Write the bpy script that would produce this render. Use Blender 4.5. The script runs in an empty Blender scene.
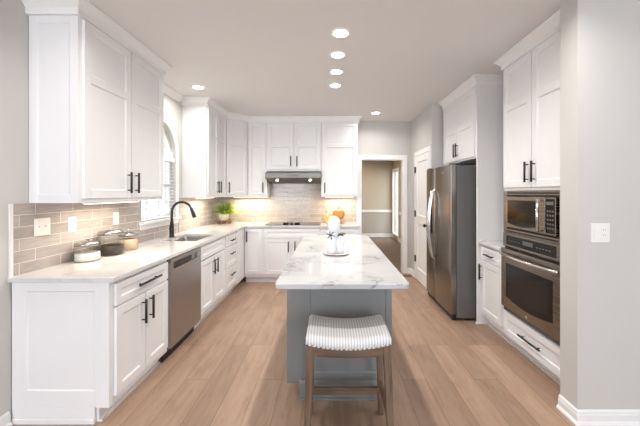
import bpy, bmesh, math, random
from mathutils import Vector, Matrix
random.seed(7)
PI = math.pi
SC = bpy.context.scene
COL = SC.collection

# ------------------------------------------------------------------ camera, world, light, exposure
CEIL = 2.71
cam_d = bpy.data.cameras.new('camera')
cam = bpy.data.objects.new('camera', cam_d); COL.objects.link(cam)
cam.location = (0, 0, 1.44); cam.rotation_euler = (PI/2, 0, 0)
cam_d.sensor_width = 36; cam_d.lens = 307/640*36
cam_d.shift_x = -10/640; cam_d.shift_y = -20.5/640
cam_d.clip_start = 0.05
SC.camera = cam
SC.view_settings.view_transform = 'Standard'
SC.view_settings.look = 'None'
SC.view_settings.gamma = 1
SC.view_settings.use_curve_mapping = False
SC.view_settings.exposure = 0.50
SC.cycles.use_denoising = True
SC.cycles.max_bounces = 10
SC.cycles.diffuse_bounces = 6
SC.cycles.glossy_bounces = 4
SC.cycles.transparent_max_bounces = 16
SC.cycles.sample_clamp_indirect = 4

w = bpy.data.worlds.new('world'); SC.world = w; w.use_nodes = True
wn = w.node_tree.nodes; wl = w.node_tree.links
bg = wn['Background']; bg.inputs['Color'].default_value = (.86, .93, 1, 1); bg.inputs['Strength'].default_value = 5.5

def area(name, loc, rot, sx, sy, power, color, spread=180, parent=None, shape='RECTANGLE'):
    d = bpy.data.lights.new(name, 'AREA'); d.shape = shape; d.size = sx
    if shape in ('RECTANGLE', 'ELLIPSE'): d.size_y = sy
    d.energy = power; d.color = color; d.spread = math.radians(spread)
    o = bpy.data.objects.new(name, d); COL.objects.link(o)
    o.location = loc; o.rotation_euler = rot
    if parent: o.parent = parent
    return o

DAY = (.76, .87, 1.0); WARM = (1, .84, .66); CAN = (1, .96, .91)
P_DAY, P_CAN, P_UNDER, P_HOOD = 22, 14.5, 3.3, 0.7
# daylight entering through the two tall windows of the sitting room behind the camera
area('daylight', (-1.9, -3.40, 1.5), (PI/2, 0, 0), 1.7, 2.0, P_DAY, DAY)
area('daylight', (1.9, -3.40, 1.5), (PI/2, 0, 0), 1.7, 2.0, P_DAY, DAY)

# ------------------------------------------------------------------ materials
def new_mat(name):
    m = bpy.data.materials.new(name); m.use_nodes = True
    nt = m.node_tree
    return m, nt, nt.nodes['Principled BSDF']

def simple(name, col, rough=.5, metal=0, noise=0.0, nscale=8, bump=0.0, bscale=60, **kw):
    m, nt, b = new_mat(name)
    b.inputs['Base Color'].default_value = (*col, 1)
    b.inputs['Roughness'].default_value = rough
    b.inputs['Metallic'].default_value = metal
    for k, v in kw.items(): b.inputs[k.replace('_', ' ')].default_value = v
    tc = nt.nodes.new('ShaderNodeTexCoord')
    if noise:
        n = nt.nodes.new('ShaderNodeTexNoise'); n.inputs['Scale'].default_value = nscale; n.inputs['Detail'].default_value = 4
        mx = nt.nodes.new('ShaderNodeMix'); mx.data_type = 'RGBA'
        mx.inputs['A'].default_value = (*[c*(1-noise) for c in col], 1)
        mx.inputs['B'].default_value = (*[min(1, c*(1+noise)) for c in col], 1)
        nt.links.new(tc.outputs['Object'], n.inputs['Vector'])
        nt.links.new(n.outputs['Fac'], mx.inputs['Factor']); nt.links.new(mx.outputs['Result'], b.inputs['Base Color'])
    if bump:
        n = nt.nodes.new('ShaderNodeTexNoise'); n.inputs['Scale'].default_value = bscale
        bp = nt.nodes.new('ShaderNodeBump'); bp.inputs['Strength'].default_value = bump; bp.inputs['Distance'].default_value = .002
        nt.links.new(tc.outputs['Object'], n.inputs['Vector'])
        nt.links.new(n.outputs['Fac'], bp.inputs['Height']); nt.links.new(bp.outputs['Normal'], b.inputs['Normal'])
    return m

def ramp(nt, stops):
    r = nt.nodes.new('ShaderNodeValToRGB'); e = r.color_ramp.elements
    while len(e) < len(stops): e.new(.5)
    for el, (p, c) in zip(e, stops): el.position = p; el.color = (*c, 1)
    return r

def swizzle(nt, order, coord='Object'):
    tc = nt.nodes.new('ShaderNodeTexCoord'); s = nt.nodes.new('ShaderNodeSeparateXYZ'); c = nt.nodes.new('ShaderNodeCombineXYZ')
    nt.links.new(tc.outputs[coord], s.inputs[0])
    for i, a in enumerate(order):
        if a: nt.links.new(s.outputs[a], c.inputs[i])
    return c

def mat_floor():
    m, nt, b = new_mat('oak_planks')
    v = swizzle(nt, ('Y', 'X', None))
    br = nt.nodes.new('ShaderNodeTexBrick')
    br.inputs['Scale'].default_value = 1; br.inputs['Brick Width'].default_value = 1.45; br.inputs['Row Height'].default_value = .185
    br.inputs['Mortar Size'].default_value = .002; br.inputs['Mortar Smooth'].default_value = .3; br.offset = .37; br.offset_frequency = 3
    br.inputs['Color1'].default_value = (0, 0, 0, 1); br.inputs['Color2'].default_value = (1, 1, 1, 1); br.inputs['Mortar'].default_value = (.5, .5, .5, 1)
    nt.links.new(v.outputs[0], br.inputs['Vector'])
    mp = nt.nodes.new('ShaderNodeMapping'); mp.inputs['Scale'].default_value = (1.0, 9, 1)
    nt.links.new(v.outputs[0], mp.inputs['Vector'])
    # shift the grain plank by plank
    add = nt.nodes.new('ShaderNodeVectorMath'); add.operation = 'MULTIPLY_ADD'
    nt.links.new(br.outputs['Color'], add.inputs[0]); add.inputs[1].default_value = (13, 29, 7)
    nt.links.new(mp.outputs[0], add.inputs[2])
    n = nt.nodes.new('ShaderNodeTexNoise'); n.inputs['Scale'].default_value = 2.2; n.inputs['Detail'].default_value = 7; n.inputs['Roughness'].default_value = .62
    n.inputs['Distortion'].default_value = .9
    nt.links.new(add.outputs[0], n.inputs['Vector'])
    r = ramp(nt, [(.25, (.335, .212, .145)), (.5, (.40, .268, .190)), (.75, (.46, .322, .235))])
    nt.links.new(n.outputs['Fac'], r.inputs[0])
    tone = nt.nodes.new('ShaderNodeMix'); tone.data_type = 'RGBA'; tone.blend_type = 'MULTIPLY'; tone.inputs['Factor'].default_value = 1
    tr = ramp(nt, [(0, (.74, .72, .71)), (1, (1.06, 1.05, 1.04))])
    nt.links.new(br.outputs['Color'], tr.inputs[0]); nt.links.new(r.outputs[0], tone.inputs['A']); nt.links.new(tr.outputs[0], tone.inputs['B'])
    seam = nt.nodes.new('ShaderNodeMix'); seam.data_type = 'RGBA'; seam.inputs['B'].default_value = (.17, .11, .08, 1)
    nt.links.new(br.outputs['Fac'], seam.inputs['Factor']); nt.links.new(tone.outputs['Result'], seam.inputs['A'])
    kn = nt.nodes.new('ShaderNodeTexNoise'); kn.inputs['Scale'].default_value = 1.0; kn.inputs['Detail'].default_value = 5; kn.inputs['Roughness'].default_value = .7
    mk = nt.nodes.new('ShaderNodeMapping'); mk.inputs['Scale'].default_value = (3.0, 9, 1)
    nt.links.new(v.outputs[0], mk.inputs['Vector']); nt.links.new(mk.outputs[0], kn.inputs['Vector'])
    kr = ramp(nt, [(.33, (.80, .78, .77)), (.46, (.97, .97, .97)), (.7, (1.04, 1.04, 1.04))])
    nt.links.new(kn.outputs['Fac'], kr.inputs[0])
    km = nt.nodes.new('ShaderNodeMix'); km.data_type = 'RGBA'; km.blend_type = 'MULTIPLY'; km.inputs['Factor'].default_value = 1
    nt.links.new(seam.outputs['Result'], km.inputs['A']); nt.links.new(kr.outputs[0], km.inputs['B'])
    nt.links.new(km.outputs['Result'], b.inputs['Base Color'])
    b.inputs['Roughness'].default_value = .42
    bp = nt.nodes.new('ShaderNodeBump'); bp.inputs['Strength'].default_value = .15; bp.inputs['Distance'].default_value = .002
    nt.links.new(n.outputs['Fac'], bp.inputs['Height']); nt.links.new(bp.outputs['Normal'], b.inputs['Normal'])
    return m

def mat_tile(name, order, dx, dz, c1, c2):
    m, nt, b = new_mat(name)
    v = swizzle(nt, order)
    mp = nt.nodes.new('ShaderNodeMapping'); mp.inputs['Location'].default_value = (dx, dz, 0)
    nt.links.new(v.outputs[0], mp.inputs['Vector'])
    br = nt.nodes.new('ShaderNodeTexBrick'); br.offset = .36; br.offset_frequency = 2; br.squash = 1
    br.inputs['Scale'].default_value = 1; br.inputs['Brick Width'].default_value = .30; br.inputs['Row Height'].default_value = .0765
    br.inputs['Mortar Size'].default_value = .0022; br.inputs['Mortar Smooth'].default_value = .15; br.inputs['Bias'].default_value = -.1
    br.inputs['Color1'].default_value = (*c1, 1); br.inputs['Color2'].default_value = (*c2, 1); br.inputs['Mortar'].default_value = (.74, .71, .67, 1)
    nt.links.new(mp.outputs[0], br.inputs['Vector'])
    n = nt.nodes.new('ShaderNodeTexNoise'); n.inputs['Scale'].default_value = 3; n.inputs['Detail'].default_value = 6
    mp2 = nt.nodes.new('ShaderNodeMapping'); mp2.inputs['Scale'].default_value = (3, 22, 1)
    nt.links.new(mp.outputs[0], mp2.inputs['Vector']); nt.links.new(mp2.outputs[0], n.inputs['Vector'])
    mx = nt.nodes.new('ShaderNodeMix'); mx.data_type = 'RGBA'; mx.blend_type = 'MULTIPLY'; mx.inputs['Factor'].default_value = 1
    rr = ramp(nt, [(.3, (.86, .86, .87)), (.7, (1.08, 1.06, 1.05))])
    nt.links.new(n.outputs['Fac'], rr.inputs[0]); nt.links.new(br.outputs['Color'], mx.inputs['A']); nt.links.new(rr.outputs[0], mx.inputs['B'])
    nt.links.new(mx.outputs['Result'], b.inputs['Base Color'])
    ro = nt.nodes.new('ShaderNodeMapRange'); ro.inputs['To Min'].default_value = .16; ro.inputs['To Max'].default_value = .7
    nt.links.new(br.outputs['Fac'], ro.inputs['Value']); nt.links.new(ro.outputs[0], b.inputs['Roughness'])
    inv = nt.nodes.new('ShaderNodeMath'); inv.operation = 'SUBTRACT'; inv.inputs[0].default_value = 1
    nt.links.new(br.outputs['Fac'], inv.inputs[1])
    bp = nt.nodes.new('ShaderNodeBump'); bp.inputs['Strength'].default_value = .6; bp.inputs['Distance'].default_value = .002
    n3 = nt.nodes.new('ShaderNodeTexNoise'); n3.inputs['Scale'].default_value = 11
    nt.links.new(v.outputs[0], n3.inputs['Vector'])
    ad = nt.nodes.new('ShaderNodeMath'); ad.operation = 'MULTIPLY_ADD'; ad.inputs[1].default_value = 1.2
    nt.links.new(n3.outputs['Fac'], ad.inputs[0]); nt.links.new(inv.outputs[0], ad.inputs[2])
    nt.links.new(ad.outputs[0], bp.inputs['Height']); nt.links.new(bp.outputs['Normal'], b.inputs['Normal'])
    return m

def mat_marble(name, base, vein, vscale, amount):
    m, nt, b = new_mat(name)
    tc = nt.nodes.new('ShaderNodeTexCoord')
    n0 = nt.nodes.new('ShaderNodeTexNoise'); n0.inputs['Scale'].default_value = vscale*.8; n0.inputs['Detail'].default_value = 5
    nt.links.new(tc.outputs['Object'], n0.inputs['Vector'])
    va = nt.nodes.new('ShaderNodeVectorMath'); va.operation = 'MULTIPLY_ADD'; va.inputs[1].default_value = (.9, .9, .9)
    nt.links.new(n0.outputs['Color'], va.inputs[0]); nt.links.new(tc.outputs['Object'], va.inputs[2])
    n1 = nt.nodes.new('ShaderNodeTexNoise'); n1.inputs['Scale'].default_value = vscale; n1.inputs['Detail'].default_value = 8; n1.inputs['Roughness'].default_value = .55
    nt.links.new(va.outputs[0], n1.inputs['Vector'])
    r = ramp(nt, [(.46, (0, 0, 0)), (.5, (1, 1, 1)), (.54, (0, 0, 0))])
    nt.links.new(n1.outputs['Fac'], r.inputs[0])
    n2 = nt.nodes.new('ShaderNodeTexNoise'); n2.inputs['Scale'].default_value = vscale*.7; n2.inputs['Detail'].default_value = 3
    nt.links.new(tc.outputs['Object'], n2.inputs['Vector'])
    r2 = ramp(nt, [(.45, (0, 0, 0)), (.7, (1, 1, 1))])
    nt.links.new(n2.outputs['Fac'], r2.inputs[0])
    mu = nt.nodes.new('ShaderNodeMath'); mu.operation = 'MULTIPLY'
    nt.links.new(r.outputs[0], mu.inputs[0]); nt.links.new(r2.outputs[0], mu.inputs[1])
    cl = nt.nodes.new('ShaderNodeMath'); cl.operation = 'MULTIPLY_ADD'; cl.inputs[1].default_value = .33
    nt.links.new(r2.outputs[0], cl.inputs[0]); nt.links.new(mu.outputs[0], cl.inputs[2])
    am = nt.nodes.new('ShaderNodeMath'); am.operation = 'MULTIPLY'; am.inputs[1].default_value = amount; am.use_clamp = True
    nt.links.new(cl.outputs[0], am.inputs[0])
    mx = nt.nodes.new('ShaderNodeMix'); mx.data_type = 'RGBA'; mx.inputs['A'].default_value = (*base, 1); mx.inputs['B'].default_value = (*vein, 1)
    nt.links.new(am.outputs[0], mx.inputs['Factor']); nt.links.new(mx.outputs['Result'], b.inputs['Base Color'])
    b.inputs['Roughness'].default_value = .09
    return m

def mat_steel(name, col, rough, order=('X', 'Y', 'Z'), sc=(3, 3, 220)):
    m, nt, b = new_mat(name)
    b.inputs['Metallic'].default_value = 1; b.inputs['Base Color'].default_value = (*col, 1)
    v = swizzle(nt, order); mp = nt.nodes.new('ShaderNodeMapping'); mp.inputs['Scale'].default_value = sc
    nt.links.new(v.outputs[0], mp.inputs['Vector'])
    n = nt.nodes.new('ShaderNodeTexNoise'); n.inputs['Scale'].default_value = 1; n.inputs['Detail'].default_value = 3
    nt.links.new(mp.outputs[0], n.inputs['Vector'])
    mr = nt.nodes.new('ShaderNodeMapRange'); mr.inputs['To Min'].default_value = rough*.93; mr.inputs['To Max'].default_value = rough*1.07
    nt.links.new(n.outputs['Fac'], mr.inputs['Value']); nt.links.new(mr.outputs[0], b.inputs['Roughness'])
    return m

def mat_glass(name, tint, fac):
    m = bpy.data.materials.new(name); m.use_nodes = True; nt = m.node_tree
    nt.nodes.remove(nt.nodes['Principled BSDF']); out = nt.nodes['Material Output']
    t = nt.nodes.new('ShaderNodeBsdfTransparent'); t.inputs[0].default_value = (*tint, 1)
    g = nt.nodes.new('ShaderNodeBsdfGlossy'); g.inputs['Roughness'].default_value = .03
    lw = nt.nodes.new('ShaderNodeLayerWeight'); lw.inputs['Blend'].default_value = fac
    mx = nt.nodes.new('ShaderNodeMixShader')
    nt.links.new(lw.outputs['Facing'], mx.inputs[0]); nt.links.new(t.outputs[0], mx.inputs[1]); nt.links.new(g.outputs[0], mx.inputs[2])
    nt.links.new(mx.outputs[0], out.inputs['Surface'])
    return m

def mat_emit(name, col, strength):
    m, nt, b = new_mat(name)
    b.inputs['Base Color'].default_value = (.9, .9, .9, 1)
    b.inputs['Emission Color'].default_value = (*col, 1); b.inputs['Emission Strength'].default_value = strength
    return m

def mat_wood(name, c1, c2, order, sc=(2, 30, 30), rough=.55):
    m, nt, b = new_mat(name)
    v = swizzle(nt, order); mp = nt.nodes.new('ShaderNodeMapping'); mp.inputs['Scale'].default_value = sc
    nt.links.new(v.outputs[0], mp.inputs['Vector'])
    n = nt.nodes.new('ShaderNodeTexNoise'); n.inputs['Scale'].default_value = 1.5; n.inputs['Detail'].default_value = 6; n.inputs['Distortion'].default_value = .6
    nt.links.new(mp.outputs[0], n.inputs['Vector'])
    r = ramp(nt, [(.3, c1), (.7, c2)]); nt.links.new(n.outputs['Fac'], r.inputs[0]); nt.links.new(r.outputs[0], b.inputs['Base Color'])
    b.inputs['Roughness'].default_value = rough
    return m

def mat_stripe():
    m, nt, b = new_mat('striped_fabric')
    v = swizzle(nt, ('X', None, None))
    wv = nt.nodes.new('ShaderNodeTexWave'); wv.wave_type = 'BANDS'; wv.bands_direction = 'X'; wv.inputs['Scale'].default_value = 20.0
    wv.inputs['Distortion'].default_value = 0
    nt.links.new(v.outputs[0], wv.inputs['Vector'])
    r = ramp(nt, [(.2, (.54, .55, .565)), (.55, (.76, .75, .74))])
    nt.links.new(wv.outputs['Fac'], r.inputs[0]); nt.links.new(r.outputs[0], b.inputs['Base Color'])
    b.inputs['Roughness'].default_value = .9
    return m

M = {}
M['cab'] = simple('white_cabinet_paint', (.80, .795, .80), .33, noise=.012, nscale=3)
M['trim'] = simple('white_trim_paint', (.82, .815, .81), .38, noise=.012, nscale=3)
M['wall'] = simple('grey_wall_paint', (.57, .555, .535), .7, noise=.012, nscale=2, bump=.12, bscale=160)
M['ceil'] = simple('ceiling_paint', (.74, .722, .712), .85, noise=.012, nscale=2, bump=.1, bscale=120)
M['dwall'] = simple('taupe_wall_paint', (.49, .41, .325), .75, noise=.015, nscale=2)
M['wains'] = simple('lower_wall_paint', (.44, .395, .34), .6, noise=.015, nscale=2)
M['carpet'] = simple('brown_carpet', (.20, .155, .125), .95, noise=.25, nscale=90, bump=.8, bscale=300)
M['floor'] = mat_floor()
M['tileL'] = mat_tile('glazed_tile_side', ('Y', 'Z', None), -1.845+.085, -.914, (.41, .37, .345), (.51, .465, .44))
M['tileB'] = mat_tile('glazed_tile_back', ('X', 'Z', None), .07, -.914, (.42, .36, .30), (.49, .43, .365))
M['quartz'] = mat_marble('quartz', (.65, .64, .63), (.38, .40, .39), 2.4, .8)
M['marble'] = mat_marble('veined_marble', (.54, .54, .545), (.26, .26, .27), 3.6, .9)
M['steel'] = mat_steel('brushed_steel', (.60, .57, .54), .30)
M['steelv'] = mat_steel('brushed_steel_upright', (.40, .38, .365), .34, sc=(200, 200, 2))
M['hoodsteel'] = mat_steel('hood_steel', (.21, .20, .19), .42)
M['oven'] = mat_steel('oven_steel', (.31, .275, .24), .27)
M['fridge'] = mat_steel('fridge_steel', (.285, .257, .23), .24, sc=(3, 3, 180))
M['chrome'] = mat_steel('polished_steel', (.80, .79, .78), .12)
M['lidmetal'] = mat_steel('lid_metal', (.42, .40, .38), .22)
M['sinksteel'] = mat_steel('sink_steel', (.36, .35, .34), .30)
M['fside'] = simple('dark_grey_enamel', (.115, .112, .112), .45, noise=.05, nscale=20)
M['black'] = simple('matte_black_metal', (.010, .009, .009), .42, noise=.1)
M['blackglass'] = simple('black_glass', (.010, .009, .008), .08, noise=.05, Specular_IOR_Level=.25)
M['ovenglass'] = simple('oven_window_glass', (.022, .018, .015), .10, noise=.1, Specular_IOR_Level=.3)
M['plastic'] = simple('white_plastic', (.82, .80, .78), .3, noise=.01)
M['island'] = simple('grey_island_paint', (.20, .206, .206), .42, noise=.02, nscale=3)
M['glass'] = mat_glass('clear_glass', (.95, .96, .95), .12)
M['pane'] = mat_glass('window_glass', (.97, .98, 1), .15)
M['bulb'] = mat_emit('lamp_lens', (1, .93, .84), 14)
M['led'] = mat_emit('led_lens', (1, .84, .64), 5)
M['legwood'] = mat_wood('weathered_oak', (.070, .041, .024), (.20, .125, .076), ('Z', 'X', 'Y'))
M['railwood'] = mat_wood('weathered_oak_rail', (.070, .041, .024), (.20, .125, .076), ('X', 'Z', 'Y'))
M['stripe'] = mat_stripe()
M['standwood'] = mat_wood('reddish_wood', (.16, .06, .03), (.32, .13, .07), ('X', 'Y', 'Z'))
M['tanwood'] = mat_wood('tan_wood', (.36, .22, .12), (.55, .37, .22), ('X', 'Y', 'Z'))
M['pot'] = simple('cream_ceramic', (.75, .70, .62), .35, noise=.08, nscale=40)
M['leaf'] = simple('fern_green', (.22, .38, .06), .5, noise=.5, nscale=14)
M['leafy'] = simple('lime_green', (.42, .50, .06), .5, noise=.3, nscale=14)
M['white'] = simple('white_ceramic', (.80, .82, .84), .18, noise=.03, nscale=30)
M['mottled'] = simple('speckled_ceramic', (.72, .68, .66), .25, noise=.25, nscale=45)
M['pumpkin'] = simple('orange_pumpkin_skin', (.72, .28, .06), .45, noise=.25, nscale=20)
M['gourd'] = simple('yellow_gourd_skin', (.75, .48, .16), .45, noise=.25, nscale=20)
M['stem'] = simple('dry_stem', (.30, .19, .10), .8, noise=.2, nscale=40)
M['flour'] = simple('flour_powder', (.82, .78, .72), .9, noise=.05, nscale=60, bump=.5, bscale=200)
M['coffee'] = simple('roasted_coffee', (.035, .018, .012), .5, noise=.4, nscale=120, bump=1, bscale=140)
M['grain'] = simple('pale_cereal', (.62, .47, .33), .8, noise=.3, nscale=110, bump=1, bscale=120)
M['slat'] = simple('white_blind_slat', (.86, .86, .86), .5, noise=.01)
M['grass'] = simple('lawn', (.20, .26, .12), .9, noise=.3, nscale=3)
M['fence'] = simple('pale_siding', (.60, .60, .60), .8, noise=.1, nscale=3)

# ------------------------------------------------------------------ mesh helpers
class MB:
    def __init__(s): s.bm = bmesh.new()
    def box(s, x0, x1, y0, y1, z0, z1, mat=None):
        v = [s.bm.verts.new(p) for p in ((x0,y0,z0),(x1,y0,z0),(x1,y1,z0),(x0,y1,z0),(x0,y0,z1),(x1,y0,z1),(x1,y1,z1),(x0,y1,z1))]
        for f in ((0,3,2,1),(4,5,6,7),(0,1,5,4),(1,2,6,5),(2,3,7,6),(3,0,4,7)): s.bm.faces.new([v[i] for i in f])
        return v
    def hexa(s, bot, top):
        v = [s.bm.verts.new(p) for p in list(bot)+list(top)]
        for f in ((0,3,2,1),(4,5,6,7),(0,1,5,4),(1,2,6,5),(2,3,7,6),(3,0,4,7)): s.bm.faces.new([v[i] for i in f])
    def prism(s, poly, z0, z1):
        a = [s.bm.verts.new((x, y, z0)) for x, y in poly]; b = [s.bm.verts.new((x, y, z1)) for x, y in poly]
        n = len(poly); s.bm.faces.new(a[::-1]); s.bm.faces.new(b)
        for i in range(n): s.bm.faces.new((a[i], a[(i+1)%n], b[(i+1)%n], b[i]))
    def quad(s, *p): s.bm.faces.new([s.bm.verts.new(q) for q in p])
    def tube(s, pts, r, seg=12, caps=True, smooth=True):
        pts = [Vector(p) for p in pts]; n = len(pts)
        rs = r if isinstance(r, (list, tuple)) else [r]*n
        rings = []; up = None
        for i, p in enumerate(pts):
            t = (pts[min(i+1, n-1)] - pts[max(i-1, 0)]).normalized()
            if up is None: up = Vector((0,0,1)) if abs(t.z) < .9 else Vector((1,0,0))
            a = t.cross(up).normalized(); b2 = a.cross(t).normalized(); up = b2
            rings.append([s.bm.verts.new(p + (a*math.cos(k*2*PI/seg) + b2*math.sin(k*2*PI/seg))*rs[i]) for k in range(seg)])
        for i in range(n-1):
            for k in range(seg):
                f = s.bm.faces.new((rings[i][k], rings[i][(k+1)%seg], rings[i+1][(k+1)%seg], rings[i+1][k])); f.smooth = smooth
        if caps: s.bm.faces.new(rings[0][::-1]); s.bm.faces.new(rings[-1])
    def lathe(s, prof, cx=0, cy=0, seg=32, smooth=True, fn=None, sharp=()):
        rings = []
        for r, z in prof:
            if r < 1e-6: rings.append([s.bm.verts.new((cx, cy, z))]); continue
            ring = []
            for k in range(seg):
                a = k*2*PI/seg; rr = r*(fn(a, z) if fn else 1)
                ring.append(s.bm.verts.new((cx+rr*math.cos(a), cy+rr*math.sin(a), z)))
            rings.append(ring)
        for i in range(len(rings)-1):
            A, B = rings[i], rings[i+1]
            if len(A) == 1 and len(B) == 1: continue
            for k in range(seg):
                k2 = (k+1) % seg
                if len(A) == 1: f = s.bm.faces.new((A[0], B[k2], B[k]))
                elif len(B) == 1: f = s.bm.faces.new((A[k], A[k2], B[0]))
                else: f = s.bm.faces.new((A[k], A[k2], B[k2], B[k]))
                f.smooth = smooth
    def sphere(s, c, r, seg=16, sx=1, sy=1, sz=1):
        m = Matrix.Translation(c) @ Matrix.Diagonal((sx, sy, sz, 1))
        g = bmesh.ops.create_uvsphere(s.bm, u_segments=seg, v_segments=seg//2, radius=r, matrix=m)
        for v in g['verts']:
            for f in v.link_faces: f.smooth = True
    def sweep(s, path, prof, closed=False):
        P = [Vector((x, y)) for x, y in path]; n = len(P)
        def rn(d): return Vector((d.y, -d.x))
        offs = []
        for i in range(n):
            d1 = (P[i]-P[i-1]).normalized() if i else None
            d2 = (P[i+1]-P[i]).normalized() if i < n-1 else None
            if d1 is None: o = rn(d2)
            elif d2 is None: o = rn(d1)
            else:
                a, b2 = rn(d1), rn(d2); m = (a+b2).normalized(); o = m / max(.2, m.dot(a))
            offs.append(o)
        rings = [[s.bm.verts.new((P[i].x+offs[i].x*o, P[i].y+offs[i].y*o, z)) for o, z in prof] for i in range(n)]
        k = len(prof)
        for i in range(n-1):
            for j in range(k):
                j2 = (j+1) % k
                s.bm.faces.new((rings[i][j], rings[i][j2], rings[i+1][j2], rings[i+1][j]))
        s.bm.faces.new(rings[0][::-1]); s.bm.faces.new(rings[-1])
    def cells(s, xs, ys, keep, z0, z1):
        vt, vb = {}, {}
        def g(d, i, j, z):
            if (i, j) not in d: d[(i, j)] = s.bm.verts.new((xs[i], ys[j], z))
            return d[(i, j)]
        K = {(i, j) for i in range(len(xs)-1) for j in range(len(ys)-1) if keep((xs[i]+xs[i+1])/2, (ys[j]+ys[j+1])/2)}
        for i, j in K:
            s.bm.faces.new([g(vt, *p, z1) for p in ((i,j),(i+1,j),(i+1,j+1),(i,j+1))])
            s.bm.faces.new([g(vb, *p, z0) for p in ((i,j+1),(i+1,j+1),(i+1,j),(i,j))])
            for di, dj, a, b2 in ((0,-1,(i,j),(i+1,j)),(1,0,(i+1,j),(i+1,j+1)),(0,1,(i+1,j+1),(i,j+1)),(-1,0,(i,j+1),(i,j))):
                if (i+di, j+dj) not in K:
                    s.bm.faces.new((g(vb,*a,z0), g(vb,*b2,z0), g(vt,*b2,z1), g(vt,*a,z1)))
    def build(s, name, mat, parent=None, loc=(0,0,0), rot=(0,0,0), bevel=0, seg=2, normals=True):
        if normals: bmesh.ops.recalc_face_normals(s.bm, faces=s.bm.faces)
        me = bpy.data.meshes.new(name); s.bm.to_mesh(me); s.bm.free()
        o = bpy.data.objects.new(name, me); COL.objects.link(o)
        me.materials.append(mat if not isinstance(mat, str) else M[mat])
        o.location = loc; o.rotation_euler = rot
        if parent: o.parent = parent
        if bevel:
            b = o.modifiers.new('bevel', 'BEVEL'); b.width = bevel; b.segments = seg; b.limit_method = 'ANGLE'; b.angle_limit = math.radians(35)
        return o

def thing(name, label, cat, loc=(0,0,0), rz=0, group=None):
    o = bpy.data.objects.new(name, None); COL.objects.link(o); o.empty_display_size = .05
    o.location = loc; o.rotation_euler = (0, 0, rz); o['label'] = label; o['category'] = cat
    if group: o['group'] = group
    return o
def tag(o, label, cat, group=None, kind=None):
    o['label'] = label; o['category'] = cat
    if group: o['group'] = group
    if kind: o['kind'] = kind
    return o
def struct(o, label=None):
    o['kind'] = 'structure'
    if label: o['label'] = label
    return o
def lab(o, t): o['label'] = t; return o
def copy_tree(o, parent=None):
    c = o.copy(); COL.objects.link(c)
    if parent: c.parent = parent
    for ch in [x for x in SC.objects if x.parent == o]: copy_tree(ch, c)
    return c

# ------------------------------------------------------------------ the setting
XL, XR, YB = -1.985, 2.27, 5.48
NX, NY = 4.0, -3.5
m = MB(); m.box(-NX-.1, NX+.1, NY-.1, YB+.06, -.06, 0); struct(m.build('floor', 'floor'), 'light oak plank floor of the kitchen')
m = MB(); m.box(-1.6, 2.1, YB+.06, 10.0, -.06, -.002); struct(m.build('floor_dining', 'carpet'), 'brown carpet beyond the doorway')
m = MB(); m.box(-NX-.1, NX+.1, NY-.1, YB+.12, CEIL, CEIL+.1); struct(m.build('ceiling', 'ceil'))
m = MB(); m.box(-1.6, 2.1, YB+.12, 10.0, CEIL, CEIL+.1); struct(m.build('ceiling_dining', 'ceil'))
# left wall with an arched opening
WY0, WY1, WZ0, WZS = 3.22, 3.95, 1.13, 1.93
WC, WR = (WY0+WY1)/2, (WY1-WY0)/2
XT = XL-.15
m = MB()
m.box(XT, XL, 1.845, WY0, 0, CEIL); m.box(XT, XL, WY1, YB+.12, 0, CEIL); m.box(XT, XL, WY0, WY1, 0, WZ0)
NS = 24
for k in range(NS):
    a0, a1 = PI*k/NS, PI*(k+1)/NS
    y0, z0 = WC+WR*math.cos(a0), WZS+WR*math.sin(a0); y1, z1 = WC+WR*math.cos(a1), WZS+WR*math.sin(a1)
    m.hexa([(XT,y0,z0),(XL,y0,z0),(XL,y1,z1),(XT,y1,z1)], [(XT,y0,CEIL),(XL,y0,CEIL),(XL,y1,CEIL),(XT,y1,CEIL)])
bmesh.ops.remove_doubles(m.bm, verts=m.bm.verts, dist=1e-5)
struct(m.build('wall_left', 'wall'))
m = MB(); m.box(-NX, XT, 1.845, 1.995, 0, CEIL); struct(m.build('wall_left_return', 'wall'))
# back wall with the doorway
DX0, DX1, DZ = .553, 1.303, 2.03
m = MB()
m.box(XL, DX0, YB, YB+.12, 0, CEIL); m.box(DX1, 1.6, YB, YB+.12, 0, CEIL); m.box(DX0, DX1, YB, YB+.12, DZ, CEIL)
struct(m.build('wall_back', 'wall'))
# right side: main wall, bump-out with the pantry door, near partition
m = MB(); m.box(XR, XR+.12, 2.06, 4.37, 0, CEIL); struct(m.build('wall_right', 'wall'))
m = MB(); m.prism([(1.45, 4.37), (XR+.12, 4.37), (XR+.12, 4.49), (1.57, 4.49), (1.57, YB), (1.45, YB)], 0, CEIL); struct(m.build('wall_pantry', 'wall'))
m = MB(); m.box(1.54, NX, 1.91, 2.055, 0, CEIL); struct(m.build('wall_right_partition', 'wall'), 'grey wall end at the right of the kitchen')
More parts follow.
